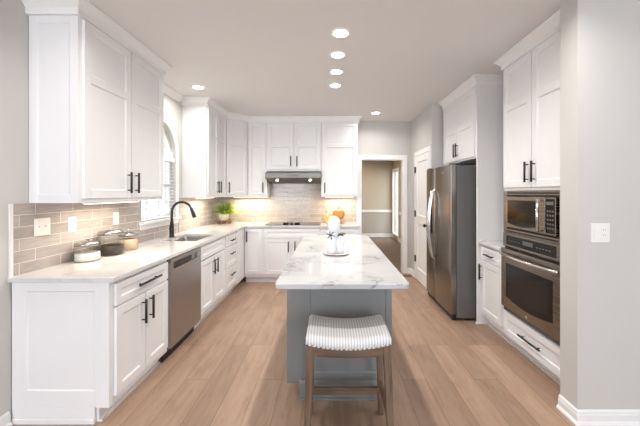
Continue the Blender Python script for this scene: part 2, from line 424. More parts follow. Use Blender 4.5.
# sitting room behind the camera
m = MB(); m.box(-NX-.1, -NX, NY, 1.995, 0, CEIL); struct(m.build('wall_far_left', 'wall'))
m = MB(); m.box(NX, NX+.1, NY, 2.055, 0, CEIL); struct(m.build('wall_far_right', 'wall'))
m = MB()
m.box(-NX, -2.8, NY-.1, NY, 0, CEIL); m.box(-1.0, 1.0, NY-.1, NY, 0, CEIL); m.box(2.8, NX, NY-.1, NY, 0, CEIL)
for a in (-2.8, 1.0): m.box(a, a+1.8, NY-.1, NY, 0, .4); m.box(a, a+1.8, NY-.1, NY, 2.55, CEIL)
struct(m.build('wall_front', 'wall'))
for i, a in enumerate((-2.8, 1.0)):
    m = MB(); m.box(a-.08, a+1.88, NY-.02, NY+.015, .32, .4); m.box(a-.08, a+1.88, NY-.02, NY+.015, 2.55, 2.63)
    m.box(a-.08, a, NY-.02, NY+.015, .4, 2.55); m.box(a+1.8, a+1.88, NY-.02, NY+.015, .4, 2.55)
    m.box(a+.88, a+.92, NY-.06, NY-.02, .4, 2.55); m.box(a, a+1.8, NY-.06, NY-.02, 1.46, 1.50)
    struct(m.build('window_%d' % (3+i), 'trim', bevel=.003))
# dining room
m = MB(); m.box(-1.6, 2.1, 9.9, 10.0, 0, CEIL); struct(m.build('wall_dining_back', 'dwall'))
m = MB(); m.box(-1.7, -1.6, YB+.12, 10.0, 0, CEIL); struct(m.build('wall_dining_left', 'dwall'))
m = MB(); m.box(2.02, 2.12, YB+.0, 9.0, 0, CEIL); m.box(2.02, 2.12, 9.0, 9.75, 0, .12); m.box(2.02, 2.12, 9.0, 9.75, 2.1, CEIL); m.box(2.02, 2.12, 9.75, 9.9, 0, CEIL)
struct(m.build('wall_dining_right', 'dwall'))
m = MB(); m.box(-1.6, 2.02, 9.885, 9.9, .12, .80); m.box(2.005, 2.02, YB+.12, 8.92, .12, .80); struct(m.build('wall_dining_wainscot', 'wains'))
m = MB(); m.box(-1.6, 2.02, 9.86, 9.9, .80, .88); m.box(1.98, 2.02, YB+.12, 8.92, .80, .88); struct(m.build('trim_1', 'trim', bevel=.006))
m = MB(); m.box(-1.6, 2.02, 9.87, 9.9, 0, .12); m.box(1.99, 2.02, YB+.12, 8.92, 0, .12); struct(m.build('baseboard_dining', 'trim', bevel=.004))
m = MB(); m.box(1.99, 2.02, 8.92, 9.0, 0, 2.18); m.box(1.99, 2.02, 9.75, 9.83, 0, 2.18); m.box(1.99, 2.02, 9.0, 9.75, 2.1, 2.18); m.box(2.0, 2.1, 9.0, 9.75, .12, .16)
m.box(2.05, 2.08, 9.36, 9.39, .16, 2.1)
o = struct(m.build('window_2', 'trim', bevel=.003)); g = MB(); g.box(2.06, 2.066, 9.0, 9.75, .16, 2.1); g.build('window_pane', 'pane', o)
# ground and pale siding outdoors
m = MB(); m.box(-14, XT-.02, -2, 14, -.5, -.4); struct(m.build('ground', 'grass'))
m = MB(); m.box(2.14, 12, 5, 16, -.5, -.4); struct(m.build('ground', 'grass'))

# window_1 : arched transom above a blind-covered sash
fr = MB()
fr.box(XL-.11, XL-.06, WY0, WY0+.04, WZ0, WZS); fr.box(XL-.11, XL-.06, WY1-.04, WY1, WZ0, WZS)
fr.box(XL-.11, XL-.06, WY0, WY1, WZ0, WZ0+.04); fr.box(XL-.11, XL-.03, WY0, WY1, WZS-.045, WZS+.025)
fr.box(XL-.105, XL-.065, WY0, WY1, 1.50, 1.545)
for k in range(1, 3): y = WY0+(WY1-WY0)*k/3; fr.box(XL-.10, XL-.075, y-.008, y+.008, WZ0+.04, WZS-.04)
for z in (1.33, 1.72): fr.box(XL-.10, XL-.075, WY0+.04, WY1-.04, z-.008, z+.008)
win = struct(fr.build('window_1', 'trim', bevel=.002), 'white arched kitchen window over the sink')
fr = MB()
def arc_band(mb, x0, x1, r0, r1, n=24, zc=WZS):
    for k in range(n):
        a0, a1 = PI*k/n, PI*(k+1)/n
        q = lambda r, a, x: (x, WC+r*math.cos(a), zc+r*math.sin(a))
        mb.hexa([q(r0,a0,x0), q(r1,a0,x0), q(r1,a1,x0), q(r0,a1,x0)], [q(r0,a0,x1), q(r1,a0,x1), q(r1,a1,x1), q(r0,a1,x1)])
    bmesh.ops.remove_doubles(mb.bm, verts=mb.bm.verts, dist=1e-5)
arc_band(fr, XL-.11, XL-.06, WR-.04, WR); fr.build('arched_frame', 'trim', win)
fr = MB(); arc_band(fr, XL, XL+.016, WR-.002, WR+.055)
fr.box(XL, XL+.016, WY1-.002, WY1+.055, WZ0, WZS); fr.box(XL, XL+.016, WY0-.055, WY0+.002, 1.39, WZS)
fr.build('casing', 'trim', win)
fr = MB(); fr.box(XL-.06, XL+.05, WY0-.04, WY1+.055, WZ0-.03, WZ0-.0); fr.box(XL, XL+.018, WY0-.03, WY1+.045, WZ0-.085, WZ0-.03); fr.build('window_sill', 'trim', win, bevel=.004)
fr = MB(); fr.box(XL-.09, XL-.085, WY0+.02, WY1-.02, WZ0+.02, WZS-.02)
poly = [(WC+(WR-.02)*math.cos(PI*k/20), WZS+(WR-.02)*math.sin(PI*k/20)) for k in range(21)]
fr.bm.faces.new([fr.bm.verts.new((XL-.088, y, z)) for y, z in poly]); fr.build('window_pane', 'pane', win)
bl = thing('window_blind', 'white horizontal slat blind hanging in the arched window by the sink', 'blind', (XL-.03, WC, WZS))
b = MB(); b.box(-.027, .027, -WR+.012, WR-.012, -.11, -.05); b.build('headrail', 'slat', bl, bevel=.004)
b = MB(); hz = -.13
while hz > WZ0-WZS+.05:
    t = math.radians(14); c, s_ = .024*math.cos(t), .024*math.sin(t)
    b.hexa([(-c,-WR+.015,hz+s_),(c,-WR+.015,hz-s_),(c,WR-.015,hz-s_),(-c,WR-.015,hz+s_)], [(-c,-WR+.015,hz+s_+.002),(c,-WR+.015,hz-s_+.002),(c,WR-.015,hz-s_+.002),(-c,WR-.015,hz+s_+.002)]); hz -= .042
b.build('slats', 'slat', bl)
b = MB(); b.box(-.025, .025, -WR+.014, WR-.014, WZ0-WZS+.005, WZ0-WZS+.022); b.build('bottom_rail', 'slat', bl, bevel=.003)
for y in (-.22, .22): b = MB(); b.tube([(-.002, y, -.11), (-.002, y, WZ0-WZS+.02)], .0012, 6); b.build('ladder_cord', 'slat', bl)

# cased doorway
m = MB()
for y0, y1 in ((YB-.018, YB), (YB+.12, YB+.138)):
    m.box(DX0-.07, DX0, y0, y1, 0, DZ+.075); m.box(DX1, DX1+.075, y0, y1, 0, DZ+.075); m.box(DX0, DX1, y0, y1, DZ, DZ+.075)
m.box(DX0-.005, DX0+.012, YB-.01, YB+.13, 0, DZ); m.box(DX1-.012, DX1+.005, YB-.01, YB+.13, 0, DZ); m.box(DX0, DX1, YB-.01, YB+.13, DZ-.012, DZ+.004)
struct(m.build('trim_2', 'trim', bevel=.003), 'white casing of the doorway to the dining room')
# pantry door on the bump-out wall
PX = 1.45
pd = MB()
def shaker_mb(mb, w_, h_, rails, st=.057, t=.02, rec=.009, ch=.007):
    """door slab in the xz plane, front at y=-t; rails = sorted list of (z0,z1) incl. top and bottom rail"""
    mb.box(0, st, -t, 0, 0, h_); mb.box(w_-st, w_, -t, 0, 0, h_)
    for z0, z1 in rails: mb.box(st, w_-st, -t, 0, z0, z1)
    for (a, b2), (c, d) in zip(rails[:-1], rails[1:]):
        x0, x1, z0, z1 = st, w_-st, b2, c
        yf, yp = -t+.0015, -t+rec
        o4 = [(x0,yf,z0),(x1,yf,z0),(x1,yf,z1),(x0,yf,z1)]; i4 = [(x0+ch,yp,z0+ch),(x1-ch,yp,z0+ch),(x1-ch,yp,z1-ch),(x0+ch,yp,z1-ch)]
        for k in range(4): mb.quad(o4[k], o4[(k+1)%4], i4[(k+1)%4], i4[k])
        mb.quad(*i4); mb.quad((x0,-.001,z0),(x0,-.001,z1),(x1,-.001,z1),(x1,-.001,z0))
def build_shaker(name, w_, h_, mat, parent, loc, rz=0, mid=None, st=.057, t=.02, bot=None, top=None, rec=.009):
    rails = [(0, bot or st), (h_-(top or st), h_)]
    if mid: rails.insert(1, (mid-st/2, mid+st/2))
    mb = MB(); shaker_mb(mb, w_, h_, rails, st, t, rec)
    return mb.build(name, mat, parent, loc, (0, 0, rz), bevel=.0018, seg=2, normals=False)
door = thing('door_1', 'white panelled pantry door with black hinges, left of the refrigerator', 'door', (PX, 5.13, 0), -PI/2)
del door['category']; door['kind'] = 'structure'
rails = [(0, .2), (.92, 1.06), (1.92, 2.02)]
mb = MB(); shaker_mb(mb, .70, 2.02, rails, .10, .022, .012); mb.build('door_panel', 'trim', door, (0, 0, .012), normals=False, bevel=.002)
mb = MB(); mb.box(-.085, -.006, -.02, 0, 0, 2.115); mb.box(.706, .755, -.02, 0, 0, 2.115); mb.box(-.006, .706, -.02, 0, 2.04, 2.115); mb.build('door_casing', 'trim', door, bevel=.003)
for z in (.345, 1.09, 1.815):
    mb = MB(); mb.box(-.012, .030, -.030, -.0205, z-.05, z+.05); mb.tube([(-.002, -.032, z-.055), (-.002, -.032, z+.055)], .008, 8); mb.build('hinge', 'black', door)
mb = MB(); mb.tube([(.64, -.022, .955), (.64, -.05, .955)], .012, 12); mb.sphere((.64, -.068, .955), .027, 16, 1, .8, 1); mb.tube([(.64, -.022, .955), (.64, -.028, .955)], .03, 16); mb.build('door_knob', 'black', door)

# baseboards
BBP = [(0, 0), (.026, 0), (.026, .012), (.018, .022), (.014, .026), (.014, .062), (.011, .070), (.011, .080), (.006, .088), (0, .090)]
m = MB(); m.sweep([(1.54, 2.055), (1.54, 1.91), (NX, 1.91)], BBP); struct(m.build('baseboard_right', 'trim'))
m = MB(); m.sweep([(-NX, 1.845), (XL, 1.845), (XL, 1.895)], BBP); struct(m.build('baseboard_left', 'trim'))
m = MB(); m.sweep([(DX1+.075, YB), (PX, YB), (PX, 5.218)], BBP); struct(m.build('baseboard_back', 'trim'))
m = MB(); m.sweep([(PX, 4.372), (1.60, 4.372)], BBP); m.sweep([(NX, NY), (-NX, NY)], BBP); struct(m.build('baseboard_front', 'trim'))

# crown mouldings
CP = [(0, CEIL-.106), (.021, CEIL-.106), (.021, CEIL-.066), (.025, CEIL-.060), (.034, CEIL-.050), (.054, CEIL-.026), (.063, CEIL-.020), (.068, CEIL-.014), (.068, CEIL-.001), (0, CEIL-.001)]
CW = [(0, CEIL-.085), (.010, CEIL-.085), (.014, CEIL-.070), (.030, CEIL-.045), (.050, CEIL-.020), (.060, CEIL-.014), (.060, CEIL-.001), (0, CEIL-.001)]
for i, (path, pr) in enumerate((([(XL,2.02),(-1.66,2.02),(-1.66,3.04),(XL,3.04)], CP), ([(XL,3.11),(XL,4.04)], CW),
        ([(XL,4.12),(-1.66,4.12),(-1.66,4.87),(-1.38,5.15),(.465,5.15),(.465,YB)], CP),
        ([(1.61,4.35),(1.61,3.36),(XR,3.36)], CP), ([(XR,2.92),(1.66,2.92),(1.66,2.075)], CP))):
    m = MB(); m.sweep(path, pr); struct(m.build('trim_%d' % (3+i), 'trim'), 'white crown moulding along the ceiling')

# tile backsplashes
m = MB(); m.box(XL+.001, XL+.009, 1.914, WY0-.002, .915, 1.369); m.box(XL+.001, XL+.009, WY0-.002, WY1+.002, .915, WZ0-.09); m.box(XL+.001, XL+.009, WY1+.058, YB-.001, .915, 1.369)
o = m.build('tile_backsplash', 'tileL'); tag(o, 'glazed taupe subway tile backsplash on the left wall, running under the window', 'backsplash')
m = MB(); m.box(XL+.009, -1.055, YB-.009, YB-.001, .915, 1.369); m.box(-1.055, -.145, YB-.009, YB-.001, .915, 1.78); m.box(-.145, .462, YB-.009, YB-.001, .915, 1.369)
o = m.build('tile_backsplash', 'tileB'); tag(o, 'glazed taupe subway tile backsplash on the back wall behind the cooktop', 'backsplash')
m = MB(); m.box(XL+.0005, XL+.011, 1.894, 1.914, .915, 1.37); tag(m.build('tile_edge_strip', 'trim'), 'thin white strip edging the near end of the left tile backsplash', 'edge trim')

# ------------------------------------------------------------------ cabinets
def pull(parent, L, vertical, loc):
    """bar pull centred at loc (door-local), standing off the front"""
    mb = MB(); h = L/2; so = .030
    e = (lambda t, y: (0, y, t)) if vertical else (lambda t, y: (t, y, 0))
    mb.tube([e(-h, -so), e(h, -so)], .0085, 12)
    for t in (-h*.72, h*.72): mb.tube([e(t, 0), e(t, -so)], .005, 8)
    return mb.build('handle', 'black', parent, loc)
UP = dict(z0=1.37, z1=2.62)
def cabinet(name, label, loc, rz, w_, depth, z0, z1, fronts, toe=False, group=None, hollow=False, body=True, cat='cabinet', mat='cab', toe_x=(0, 0)):
    t = thing(name, label, cat, loc, rz, group)
    if body:
        mb = MB(); zb = .10 if toe else z0
        if hollow:
            mb.box(0, .018, 0, depth, zb, z1); mb.box(w_-.018, w_, 0, depth, zb, z1); mb.box(.018, w_-.018, 0, depth, zb, zb+.02); mb.box(.018, w_-.018, depth-.01, depth, zb+.02, z1)
            mb.box(.018, w_-.018, 0, .02, z1-.16, z1)
        else: mb.box(0, w_, 0, depth, zb, z1)
        mb.build('body', mat, t, bevel=.0012)
    if toe:
        mb = MB(); mb.box(toe_x[0], w_-toe_x[1], .075, .09, 0, .10); mb.box(toe_x[0], w_-toe_x[1], .057, .075, 0, .016); mb.build('toe_kick', mat, t)
    for f in fronts:
        x0, x1, a, b2, kind, hd = f[:6]
        d = build_shaker(kind, x1-x0, b2-a, mat, t, (x0, 0, a), mid=(f[6]-a if len(f) > 6 and f[6] else None), st=(.045 if kind == 'drawer' and b2-a < .2 else .057), rec=.010)
        if hd:
            if hd[0] == 'v': pull(d, hd[3] if len(hd) > 3 else .17, True, (hd[1]-x0, -.02, hd[2]-a))
            else: pull(d, hd[2], False, (hd[1]-x0, -.02, (b2-a)/2+(hd[3] if len(hd) > 3 else 0)))
    return t
DT, DB = .705, .145        # base door top and bottom
WT, WB = .86, .72          # top drawer
HZ = .585                  # base door pull centre
UZ0, UZ1, UR = 1.40, 2.60, 2.22
UH = 1.52
LX, LU = -1.375, -1.66
# left run, base
w1 = .66
c = cabinet('base_cabinet', 'white base cabinet with panelled end, nearest on the left, before the dishwasher', (LX, 1.93, 0), PI/2, w1, .605, 0, .884,
    [(.02, w1-.02, WB, WT, 'drawer', ('h', w1/2+.02, .27)), (.02, w1/2-.008, DB, DT, 'door', ('v', w1/2-.046, HZ)), (w1/2+.008, w1-.02, DB, DT, 'door', ('v', w1/2+.046, HZ))], toe=True)
p = build_shaker('end_panel', .605, .784, 'cab', c, (0, .605, .10), -PI/2, st=.09, top=.06, bot=.105, rec=.007)
mb = MB(); mb.box(-.02, 0, .09, .605, 0, .10); mb.box(-.026, -.02, .09, .605, 0, .03); mb.build('end_skirting', 'cab', c, bevel=.002)
# dishwasher
dw = thing('dishwasher', 'stainless steel dishwasher with pocket handle under the left countertop', 'dishwasher', (LX, 2.595, 0), PI/2)
mb = MB(); mb.box(.004, .61, .0, .58, .10, .876); mb.build('tub', 'fside', dw)
mb = MB(); mb.box(.006, .608, -.028, -.001, .115, .770); mb.box(.006, .608, -.028, -.001, .842, .874); mb.box(.006, .05, -.028, -.001, .770, .842); mb.box(.53, .608, -.028, -.001, .770, .842); mb.box(.05, .53, -.010, -.001, .770, .842)
d = mb.build('door', 'steelv', dw, bevel=.002)
mb = MB(); mb.box(.052, .40, -.0255, -.0101, .790, .832); mb.build('control_strip', 'blackglass', d)
mb = MB(); mb.hexa([(.052,-.027,.765),(.528,-.027,.765),(.528,-.010,.765),(.052,-.010,.765)], [(.052,-.030,.782),(.528,-.030,.782),(.528,-.022,.782),(.052,-.022,.782)]); mb.build('pocket_handle', 'steel', d)
mb = MB(); mb.tube([(.555, -.028, .815), (.555, -.032, .815)], .013, 20); mb.build('badge', 'chrome', d)
mb = MB(); mb.box(.006, .608, .045, .06, 0, .10); mb.build('toe_panel', 'black', dw)
# sink base
w2 = .765
cabinet('sink_cabinet', 'white base cabinet with false front and two doors, under the sink', (LX, 3.21, 0), PI/2, w2, .605, 0, .884,
    [(.02, w2-.02, WB, WT, 'drawer', None), (.02, w2/2-.008, DB, DT, 'door', ('v', w2/2-.044, HZ)), (w2/2+.008, w2-.02, DB, DT, 'door', ('v', w2/2+.044, HZ))], toe=True, hollow=True)
w3 = .50
c = cabinet('drawer_cabinet', 'white base cabinet with three drawers, right of the sink cabinet', (LX, 3.98, 0), PI/2, w3, .605, 0, .884,
    [(.02, w3-.015, WB, WT, 'drawer', ('h', w3/2, .17)), (.02, w3-.015, .435, .705, 'drawer', ('h', w3/2, .17, .04)), (.02, w3-.015, .145, .42, 'drawer', ('h', w3/2, .17, .04))], toe=True)
# back run, base
BY = 4.88
mb = MB(); mb.box(-1.96, LX, 4.485, YB-.012, .1, .884); mb.box(-1.46, -1.445, 4.485, 4.955, 0, .1); mb.box(LX, -1.357, 4.485, BY, .1, .884)
tag(mb.build('corner_cabinet', 'cab', bevel=.001), 'blank white corner cabinet where left and back base runs meet', 'cabinet')
def bcab(name, label, x0, x1, fronts, **k): return cabinet(name, label, (x0, BY, 0), 0, x1-x0, .585, 0, .884, fronts, toe=True, **k)
bcab('base_cabinet', 'narrow white base cabinet with one full-height door, left of the cooktop', -1.355, -1.062, [(.012, .273, DB, WT, 'door', ('v', .045, .745))])
bcab('base_cabinet', 'wide white base cabinet with two doors directly beneath the cooktop', -1.060, -.147, [(.02, .893, WB, WT, 'drawer', None), (.02, .4445, DB, DT, 'door', ('v', .405, HZ)), (.4685, .893, DB, DT, 'door', ('v', .508, HZ))])
bcab('base_cabinet', 'white base cabinet right of the cooktop, half hidden behind the island', -.145, .463, [(.02, .588, WB, WT, 'drawer', ('h', .304, .17)), (.02, .302, DB, DT, 'door', ('v', .272, HZ)), (.306, .588, DB, DT, 'door', ('v', .336, HZ))])
# uppers
def ucab(name, label, loc, rz, w_, doors, z0=1.37, zd=UZ0, dp=None, uh=None):
    n = len(doors)
    fr_ = []
    for (x0, x1, hx) in doors: fr_.append((x0, x1, zd, UZ1, 'door', ('v', hx, uh or UH), UR))
    return cabinet(name, label, loc, rz, w_, dp or (.323 if loc[0] == LU else .343 if loc[0] == -1.64 else .325), z0, CEIL-.10, fr_)
c = ucab('wall_cabinet', 'large white two-door wall cabinet nearest on the left, above the jars', (LU, 2.04, 0), PI/2, 1.0, [(.012, .492, .452), (.508, .988, .548)])
build_shaker('end_panel', .323, 1.24, 'cab', c, (0, .323, 1.37), -PI/2, st=.055, rec=.004)
c = ucab('wall_cabinet', 'white two-door wall cabinet on the left wall beyond the window', (LU, 4.14, 0), PI/2, .728, [(.012, .355, .318), (.373, .716, .410)])
mb = MB(); mb.box(-.02, 0, 0, .323, 1.37, 2.61); mb.build('end_panel', 'cab', c, bevel=.001)
# diagonal corner wall cabinet
dc = thing('corner_wall_cabinet', 'white diagonal wall cabinet in the corner above the potted fern', 'cabinet', (-1.66, 4.87, 0), PI/4)
R = Matrix.Rotation(-PI/4, 2)
poly = [(XL+.002, 4.872), (-1.662, 4.872), (-1.382, 5.15), (-1.382, YB-.002), (XL+.002, YB-.002)]
loc = [tuple(R @ (Vector(q)-Vector((-1.66, 4.87)))) for q in poly]
mb = MB(); mb.prism(loc, 1.37, CEIL-.001); mb.build('body', 'cab', dc)
d = build_shaker('door', .365, UZ1-UZ0, 'cab', dc, (.015, 0, UZ0), mid=UR-UZ0); pull(d, .17, True, (.03, -.02, UH-UZ0))
UY = 5.15
ucab('wall_cabinet', 'narrow single-door white wall cabinet just left of the range hood', (-1.378, UY, 0), 0, .318, [(.012, .300, .262)])
ucab('wall_cabinet', 'short two-door white wall cabinet above the range hood', (-1.058, UY, 0), 0, .911, [(.02, .4435, .404), (.4675, .891, .507)], z0=1.80, zd=1.83, uh=1.96)
c = ucab('wall_cabinet', 'single-door white wall cabinet right of the range hood, beside the doorway', (-.145, UY, 0), 0, .61, [(.02, .59, .058)])
# right run
RXc = 1.66
cabinet('base_cabinet', 'narrow white base cabinet with drawer and door between refrigerator and wall oven', (RXc, 3.355, 0), -PI/2, .433, .60, 0, .884,
    [(.015, .415, WB, WT, 'drawer', ('h', .215, .17)), (.015, .415, DB, DT, 'door', ('v', .045, HZ))], toe=True)
tw = .84
t = cabinet('oven_cabinet', 'tall white cabinet tower holding the microwave and wall oven', (RXc, 2.92, 0), -PI/2, tw, .60, 0, CEIL-.10,
    [(.015, tw/2-.006, 1.485, UZ1, 'door', ('v', tw/2-.042, 1.61), UR), (tw/2+.006, tw-.015, 1.485, UZ1, 'door', ('v', tw/2+.042, 1.61), UR),
     (.02, tw-.02, .115, .325, 'drawer', ('h', tw/2, .27))], toe=True, body=False)
mb = MB(); mb.box(0, .02, 0, .6, .10, CEIL-.001); mb.box(tw-.062, tw, 0, .6, .10, CEIL-.001); mb.box(.02, tw-.062, 0, .6, .10, .338); mb.box(.02, tw-.062, 0, .6, 1.458, CEIL-.001); mb.box(.02, tw-.062, .585, .6, .338, 1.458)
mb.build('body', 'cab', t, bevel=.001)
t = cabinet('refrigerator_cabinet', 'white two-door cabinet with full-height side panel, above the refrigerator', (1.61, 4.33, 0), -PI/2, .95, .655, 1.82, CEIL-.10,
    [(.02, .473, 1.84, UZ1, 'door', ('v', .443, 1.965), UR), (.477, .93, 1.84, UZ1, 'door', ('v', .507, 1.965), UR)])
mb = MB(); mb.box(.95, .972, 0, .655, 0, CEIL-.001); mb.box(.944, .976, -.008, .012, 0, .012); mb.build('side_panel', 'cab', t, bevel=.001)
mb = MB(); mb.box(-.02, 0, 0, .655, 0, CEIL-.001); mb.build('side_panel', 'cab', t, bevel=.001)

# ------------------------------------------------------------------ countertops
CT0, CT1 = .885, .915
SX0, SX1, SY0, SY1 = -1.84, -1.45, 3.32, 3.88
m = MB(); m.cells([XL+.001, SX0, SX1, -1.335, .47], [1.885, SY0, SY1, 4.84, YB-.001],
    lambda x, y: (x < -1.335 or y > 4.84) and not (SX0 < x < SX1 and SY0 < y < SY1), CT0, CT1)
tag(m.build('countertop', 'quartz', bevel=.004, seg=3), 'L-shaped pale quartz countertop along the left and back walls', 'countertop')
m = MB(); m.box(1.615, XR-.002, 2.922, 3.357, CT0, CT1); tag(m.build('countertop', 'quartz', bevel=.004, seg=3), 'short pale quartz countertop between refrigerator and oven tower', 'countertop')
# island top with rounded corners
def rrect(x0, x1, y0, y1, r, n=6):
    P = []
    for cx, cy, a in ((x1-r, y0+r, -PI/2), (x1-r, y1-r, 0), (x0+r, y1-r, PI/2), (x0+r, y0+r, PI)):
        for k in range(n+1): P.append((cx+r*math.cos(a+PI/2*k/n), cy+r*math.sin(a+PI/2*k/n)))
    return P
m = MB(); m.prism(rrect(-.320, .463, 1.765, 3.78, .03), .882, .914); tag(m.build('island_countertop', 'marble', bevel=.006, seg=3), 'white marble countertop with grey veins on the centre island', 'countertop')
# island
isl = thing('kitchen_island', 'grey painted kitchen island base under the marble top', 'island', (0, 2.155, 0))
mb = MB(); mb.box(-.282, .432, 0, 1.53, .10, .881); mb.box(-.302, -.282, 0, .03, .10, .881); mb.box(-.217, .432, 0, 1.53, 0, .10); mb.build('body', 'island', isl, bevel=.002)
p = build_shaker('end_panel', .612, .75, 'island', isl, (-.18, 0, .131), st=.04, bot=.0501, top=.05, t=.012, rec=.006)
mb = MB(); mb.box(-.217, .436, -.022, 0, 0, .118); mb.hexa([(-.217,-.022,.118),(.436,-.022,.118),(.436,0,.118),(-.217,0,.118)], [(-.217,-.013,.131),(.436,-.013,.131),(.436,0,.131),(-.217,0,.131)])
mb.box(-.221, .440, -.034, -.022, 0, .016); mb.build('skirting', 'island', isl, bevel=.0015)
for k in range(3):
    build_shaker('door', .49, .55, 'island', isl, (-.282, .525+.5*k, .13), -PI/2)
    build_shaker('drawer', .49, .155, 'island', isl, (-.282, .525+.5*k, .70), -PI/2, st=.045)

# ------------------------------------------------------------------ bar stool
st = thing('bar_stool', 'saddle-seat bar stool with striped cushion and weathered wood legs at the island', 'stool', (.101, 1.82, 0))
SW, SD = .232, .155
sag = lambda x: .030*(abs(x)/SW)**2 - .030
def cushion():
    mb = MB(); nx, ny = 28, 14
    def P(i, j):
        u, v = -1+2*i/nx, -1+2*j/ny
        x, y = u*SW, v*SD
        e = max(0, (1-abs(u)**8))**.35*max(0, (1-abs(v)**7))**.35
        return x, y, sag(x)
    top = {}
    for i in range(nx+1):
        for j in range(ny+1):
            u, v = -1+2*i/nx, -1+2*j/ny; r = .022
            uu = math.sin(u*PI/2)*.35+u*.65; vv = math.sin(v*PI/2)*.45+v*.55
            x, y = uu*SW, vv*SD
            ex = max(0, abs(x)-(SW-r))/r; ey = max(0, abs(y)-(SD-r))/r
            dr = min(1, math.hypot(ex, ey)); z = .668+sag(x)+.006*(1-vv*vv) - r*(1-math.sqrt(max(0, 1-dr*dr)))
            top[i, j] = mb.bm.verts.new((x, y, z))
    for i in range(nx):
        for j in range(ny): mb.bm.faces.new((top[i,j], top[i+1,j], top[i+1,j+1], top[i,j+1])).smooth = True
    rim = [(i, 0) for i in range(nx)]+[(nx, j) for j in range(ny)]+[(i, ny) for i in range(nx, 0, -1)]+[(0, j) for j in range(ny, 0, -1)]
    low = [mb.bm.verts.new((top[k].co.x*1.0, top[k].co.y*1.0, .612+sag(top[k].co.x))) for k in rim]
    for a in range(len(rim)):
        b2 = (a+1) % len(rim); mb.bm.faces.new((top[rim[a]], low[a], low[b2], top[rim[b2]])).smooth = True
    mb.bm.faces.new(low)
    return mb.build('seat', 'stripe', st)
cushion()
def curved_rail(name, y0, y1, x0, x1, zt, zb, n=20):
    mb = MB()
    pts = [x0+(x1-x0)*k/n for k in range(n+1)]
    for a, b2 in zip(pts[:-1], pts[1:]):
        mb.hexa([(a,y0,zb(a)),(b2,y0,zb(b2)),(b2,y1,zb(b2)),(a,y1,zb(a))], [(a,y0,zt(a)),(b2,y0,zt(b2)),(b2,y1,zt(b2)),(a,y1,zt(a))])
    bmesh.ops.remove_doubles(mb.bm, verts=mb.bm.verts, dist=1e-5)
    return mb.build(name, 'railwood', st)
for y in (-SD+.006, SD-.030): curved_rail('apron', y, y+.024, -SW+.028, SW-.028, lambda x: .611+sag(x), lambda x: .552+sag(x)*.45)
for sx in (-1, 1):
    mb = MB(); x = sx*(SW-.020); mb.box(min(x, x-sx*.024), max(x, x-sx*.024), -SD+.03, SD-.03, .555, .608); mb.build('apron', 'railwood', st, bevel=.002)
for sx in (-1, 1):
    for sy in (-1, 1):
        mb = MB(); tx, ty = sx*(SW-.022), sy*(SD-.022); bx_, by_ = sx*(SW-.004), sy*(SD+.022)
        a, b2 = .021, .016
        mb.hexa([(bx_-b2,by_-b2,0),(bx_+b2,by_-b2,0),(bx_+b2,by_+b2,0),(bx_-b2,by_+b2,0)], [(tx-a,ty-a,.606),(tx+a,ty-a,.606),(tx+a,ty+a,.606),(tx-a,ty+a,.606)])
        mb.build('leg', 'legwood', st, bevel=.003)
for sy, z in ((-1, .09), (1, .135)):
    mb = MB(); y = sy*(SD+.013); mb.box(-SW+.022, SW-.022, y-.010, y+.010, z, z+.045); mb.build('stretcher', 'railwood', st, bevel=.002)
for sx in (-1, 1):
    mb = MB(); x = sx*(SW-.011); mb.box(x-.010, x+.010, -SD, SD, .20, .24); mb.build('stretcher', 'railwood', st, bevel=.002)
nm = MB(); nm.sphere((0, 0, 0), .0058, 8, 1, .6, 1); nail = nm.build('nailhead', 'lidmetal', st, (-SW+.008, -SD-.001, .617))
spots = [(-SW+.008+k*(2*SW-.016)/18, -SD-.001, 0) for k in range(19)]+[(sx*(SW+.001), -SD+.02+k*(2*SD-.04)/11, PI/2) for sx in (-1, 1) for k in range(12)]+[(-SW+.008+k*(2*SW-.016)/18, SD+.001, 0) for k in range(19)]
for i, (x, y, r) in enumerate(spots):
    o = nail if i == 0 else nail.copy()
    if i: COL.objects.link(o); o.parent = st
    o.location = (x, y, .617+sag(x)); o.rotation_euler = (0, 0, r)

# ------------------------------------------------------------------ sink and faucet
sk = thing('kitchen_sink', 'stainless undermount sink set in the left countertop below the window', 'sink', ((SX0+SX1)/2, (SY0+SY1)/2, .884))
hx, hy = (SX1-SX0)/2, (SY1-SY0)/2
mb = MB()
rings = [(0, .012, .03), (-.0005, -.002, .03), (-.02, -.004, .035), (-.17, -.012, .05), (-.19, -.03, .05)]
R_ = []
for z, off, r in rings: R_.append([mb.bm.verts.new((x, y, z)) for x, y in rrect(-hx-off, hx+off, -hy-off, hy+off, r, 5)])
for a, b2 in zip(R_[:-1], R_[1:]):
    for k in range(len(a)): mb.bm.faces.new((a[k], a[(k+1)%len(a)], b2[(k+1)%len(a)], b2[k])).smooth = True
mb.bm.faces.new(R_[-1]); o = mb.build('basin', 'sinksteel', sk, normals=True); so = o.modifiers.new('thick', 'SOLIDIFY'); so.thickness = .0015; so.offset = 0
mb = MB(); mb.lathe([(0, -.186), (.025, -.186), (.042, -.184), (.045, -.188)], 0, 0, 24); mb.build('drain', 'chrome', sk)
fa = thing('faucet', 'matte black gooseneck pull-down faucet behind the sink', 'faucet', (-1.855, 3.60, .915))
mb = MB(); mb.lathe([(0, 0), (.030, 0), (.030, .006), (.025, .012), (.025, .06), (.023, .14), (.018, .185), (.0, .185)], seg=24); mb.build('base', 'black', fa)
mb = MB(); arc = [(0, 0, .16), (0, 0, .24), (0, 0, .295)]+[(.118-.118*math.cos(a), 0, .295+.118*math.sin(a)) for a in [PI*k/14 for k in range(1, 13)]]
mb.tube(arc, .0145, 14); mb.build('neck', 'black', fa)
e = Vector(arc[-1]); dr = (Vector(arc[-1])-Vector(arc[-2])).normalized()
